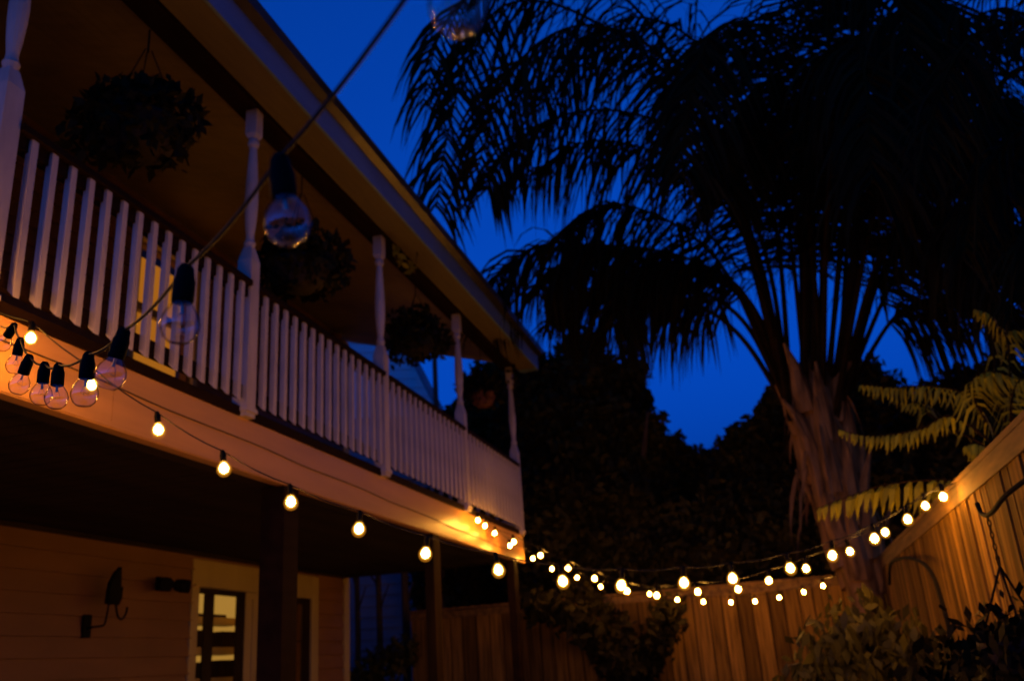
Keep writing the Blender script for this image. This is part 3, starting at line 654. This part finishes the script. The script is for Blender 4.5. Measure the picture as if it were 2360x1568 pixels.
path_shrub('climbing_shrub', 'dark leafy sprig under the lights at mid fence', [at(*p, 1, 11.8) for p in ((1470, 1560), (1450, 1500), (1410, 1430), (1360, 1380), (1300, 1370))], .07, 700, .13)
q = at(890, 1540, 1, 12.1)
shrub('leafy_shrub', 'dim plant in the gap between house corner and back fence', 'shrub', (q.x, 12.1),
      [E_(880, 1530, 12.1, 60, 45), E_(930, 1500, 12.3, 40, 40), E_(840, 1570, 12, 50, 40)], 500, .16, shrub_leaf, .35)

# ------------------------------------------------------------------ hook with hanging basket on the side fence
hk = thing('hanging_basket', 'dark planted basket on three chains from an iron hook on the side fence', 'hanging plant', (.95, 4.5, .1), None)
mb = MB(); hp = [(1.065, 4.05, .60), (.98, 4.25, .545), (.96, 4.42, .51), (.955, 4.55, .505), (.955, 4.66, .53), (.955, 4.70, .58)]
mb.tube(catmull(hp, 6), .011, 7); mb.box(1.052, 1.066, 4.0, 4.1, .48, .70); mb.build('hook', iron, hk)
mb = MB(); rn = Vector((.955, 4.55, .30))
for j in range(8):
    zz = .495-j*.026; mb.tube([Vector((.955, 4.55, zz))+Vector((math.cos(a)*.007*(j % 2), math.cos(a)*.007*(1-j % 2), math.sin(a)*.016)) for a in [k*math.pi/4 for k in range(9)]], .0028, 4)
mb.tube([rn+Vector((0, math.cos(a)*.022, math.sin(a)*.022)) for a in [k*math.pi/6 for k in range(13)]], .004, 5)
for k in range(3):
    a = k*2.09+.5; mb.tube([rn-Vector((0, 0, .02)), Vector((.955+.15*math.cos(a), 4.55+.15*math.sin(a), -.03))], .0055, 5)
mb.build('chain', iron, hk)
mb = MB(); mb.lathe([(.05, -.20), (.12, -.15), (.16, -.05), (.165, -.03), (.15, -.03), (.05, -.06)], (.955, 4.55, 0), 16); mb.build('pot', pot_m, hk, smooth=True)
n = 700; P = RNG.normal(size=(n, 3))*np.array([.11, .13, .10])+np.array([.95, 4.52, -.05]); P[:, 2] -= np.abs(P[:, 1]-4.52)*.6
np_mesh('foliage', leaves(P, .075, .45, .6), dark_leaf, hk)
mb = MB(); mb.tube(catmull([at(*p, 0, .96) for p in ((2050, 1345), (2052, 1300), (2080, 1285), (2120, 1292), (2150, 1325), (2172, 1390), (2186, 1440))], 6), .014, 7)
q = at(2186, 1440, 0, .96); mb.tube([q, (.94, q.y-.05, GZ)], .014, 7)
tag(mb.build('shepherd_hook', iron), 'thin curved iron garden hook standing against the side fence', 'garden hook')

# ------------------------------------------------------------------ string lights
sock = MB(); sock.lathe([(.0125, -.046), (.0135, -.044), (.0135, -.018), (.0115, -.012), (.010, -.002), (.006, .004)], (0, 0, 0), 12)
bulb_prof = [(.004, -.098), (.012, -.0955), (.019, -.089), (.0232, -.079), (.0238, -.072), (.0215, -.062), (.016, -.053), (.0115, -.046)]
SOCK = BULBM = None
def lit_string(label, pts, ends, group='strings of lit globe lights'):
    """pts: bulb centres; the cord runs just above them"""
    o = thing('string_lights', label, 'string lights', tuple(pts[0]), group)
    up = Vector((0, 0, .072)); W_ = [Vector(ends[0])]+[Vector(p)+up for p in pts]+[Vector(ends[1])]
    cord = []
    for a, b2 in zip(W_[:-1], W_[1:]):
        for k in range(4):
            t = k/4; cord.append(a.lerp(b2, t)-Vector((0, 0, .012*4*t*(1-t))))
    cord.append(W_[-1]); mb = MB(); mb.tube(cord, .0032, 5); mb.build('cord', wire_m, o)
    global SOCK, BULBM
    for p in pts:
        loc = Vector(p)+up-ORG[o]; rot = Euler((random.uniform(-.15, .15), random.uniform(-.15, .15), random.uniform(0, 6)))
        if SOCK is None:
            SOCK = sock.build('socket', black_rubber, o, origin=loc, rel=True, smooth=True); SOCK.rotation_euler = rot
            b_ = MB(); b_.lathe([(a*1.32, -.046+(z+.046)*1.28) for a, z in bulb_prof], (0, 0, 0), 12); b_.lathe([(a*1.02, -.049+(z+.046)*1.02) for a, z in bulb_prof], (0, 0, 0), 12, 1); BULBM = b_.build('bulb', [halo_outer, halo_inner], SOCK, origin=(0, 0, 0), rel=True, smooth=True)  # oversized nested globes carry the added halo around the bright core
            b_ = MB(); b_.lathe([(.003, -.095), (.012, -.090), (.0175, -.081), (.0165, -.070), (.0115, -.061), (.004, -.054)], (0, 0, 0), 10); b_.build('glowing_filament', bulb_on, SOCK, origin=(0, 0, 0), rel=True, smooth=True)
        else: copy_tree(SOCK, loc, o, rot)
    return o
random.seed(2)
def vplane(px, py, A, B):
    d = RC @ Vector((px-PW/2, -(py-PH/2), -FPX)); n = Vector((-(B[1]-A[1]), B[0]-A[0])); t = (n[0]*A[0]+n[1]*A[1])/(n[0]*d.x+n[1]*d.y); return d*t
A1, B1 = (-2.93, 2.75), (1.06, 5.66)
s1 = [vplane(*p, A1, B1) for p in ((70,780),(209,885),(359,988),(511,1077),(667,1154),(830,1215),(986,1272),(1143,1311),(1292,1337),(1437,1346),(1578,1340),(1688,1330),(1817,1307),(1922,1277),(2016,1238),(2094,1194),(2173,1143))]
pre = [Vector((-2.92, 1.35, 1.48)), Vector((-2.92, 1.65, 1.44)), Vector((-2.92, 1.95, 1.43)), Vector((-2.92, 2.25, 1.43)), Vector((-2.91, 2.56, 1.44))]
lit_string('nearest string of lit bulbs sagging from the beam left end across the yard', pre+s1, [(-2.98, 1.0, 1.56), (1.06, 5.62, .82)])
A2, B2 = (-2.85, 9.3), (1.0, 5.9)
s2 = [vplane(*p, A2, B2) for p in ((1182,1247),(1245,1278),(1309,1307),(1370,1331),(1443,1360),(1515,1370),(1606,1362),(1698,1356),(1773,1336),(1858,1308),(1955,1269),(2044,1224),(2132,1164))]
lit_string('middle string of lit bulbs rising rightward to the side fence top', s2, [(-2.98, 9.6, 1.5), (1.06, 5.75, .84)])
s3 = [at(*p, 0, -2.86) for p in ((1101,1198),(1120,1210),(1142,1227))]+[at(1174, 1256, 0, -2.85)]+[vplane(*p, (-2.9, 11.2), (.3, 11.5)) for p in ((1227,1285),(1273,1309),(1331,1329),(1384,1350),(1440,1362),(1498,1367),(1562,1380),(1622,1385),(1684,1386),(1740,1384),(1798,1375),(1850,1363),(1899,1348))]
lit_string('farthest string of small lit bulbs running from the beam corner to the palm trunk', s3, [(-2.99, 8.5, 1.55), (.74, 11.0, .76)])

# unlit clear string near the camera
us = thing('string_lights', 'unlit string of clear globe bulbs crossing close to the viewer', 'string lights', (-.37, .64, .45), 'string of unlit clear globes')
ub = [((1055, 10), 130, (.1, .05)), ((662, 510), 105, (.08, -.1)), ((415, 745), 85, (.05, .08)), ((255, 862), 72, (.1, .35)), ((195, 905), 62, (.05, .05)), ((130, 915), 52, (.02, -.03)), ((95, 908), 48, (.05, .05)), ((45, 885), 45, (.2, .5)), ((35, 840), 40, (.1, .2)), ((8, 790), 36, (.3, .9))]
up = .072; tops = []; usock = None
for i, (p, wd, tilt) in enumerate(ub):
    d = (RC @ Vector((p[0]-PW/2, -(p[1]-PH/2), -FPX))).normalized()*(2085*.0476/wd*(1.0 if i < 3 else 1.12))
    rot = Euler((tilt[0], tilt[1], 0)); top = d+rot.to_matrix() @ Vector((0, 0, up)); tops.append(top)
    if usock is None:
        usock = sock.build('socket', black_rubber, us, origin=top-ORG[us], rel=True, smooth=True); usock.rotation_euler = rot
        b_ = MB(); q24 = 28; b_.lathe([(.0008, -.0958)]+bulb_prof[1:]+[(.0105, -.040)], (0, 0, 0), q24)
        b_.build('bulb', clear_glass, usock, origin=(0, 0, 0), rel=True, smooth=True)
        f_ = MB(); f_.tube([(0, 0, -.046), (0, 0, -.06)], .0025, 6)
        f_.tube([(-.002, 0, -.055), (-.009, 0, -.070), (-.005, .003, -.074), (0, -.002, -.071), (.005, .003, -.074), (.009, 0, -.070), (.002, 0, -.055)], .0005, 4)
        f_.build('filament', filament_m, usock, origin=(0, 0, 0), rel=True)
    else: copy_tree(usock, top-ORG[us], us, rot)
cord = []; chain = [Vector((.25, .28, .70))]+tops+[Vector((-2.3, 2.2, 1.15)), Vector((-2.97, 2.6, 1.52))]
for a, b2 in zip(chain[:-1], chain[1:]):
    for k in range(6): cord.append(a.lerp(b2, k/6)-Vector((0, 0, .010*4*(k/6)*(1-k/6))))
cord.append(chain[-1]); mb = MB(); mb.tube(cord, .0025, 8); mb.build('cord', wire_m, us, smooth=True)

# ------------------------------------------------------------------ lift so that the ground lies at zero
for o in S.objects:
    if o.parent is None: o.location.z += -GZ
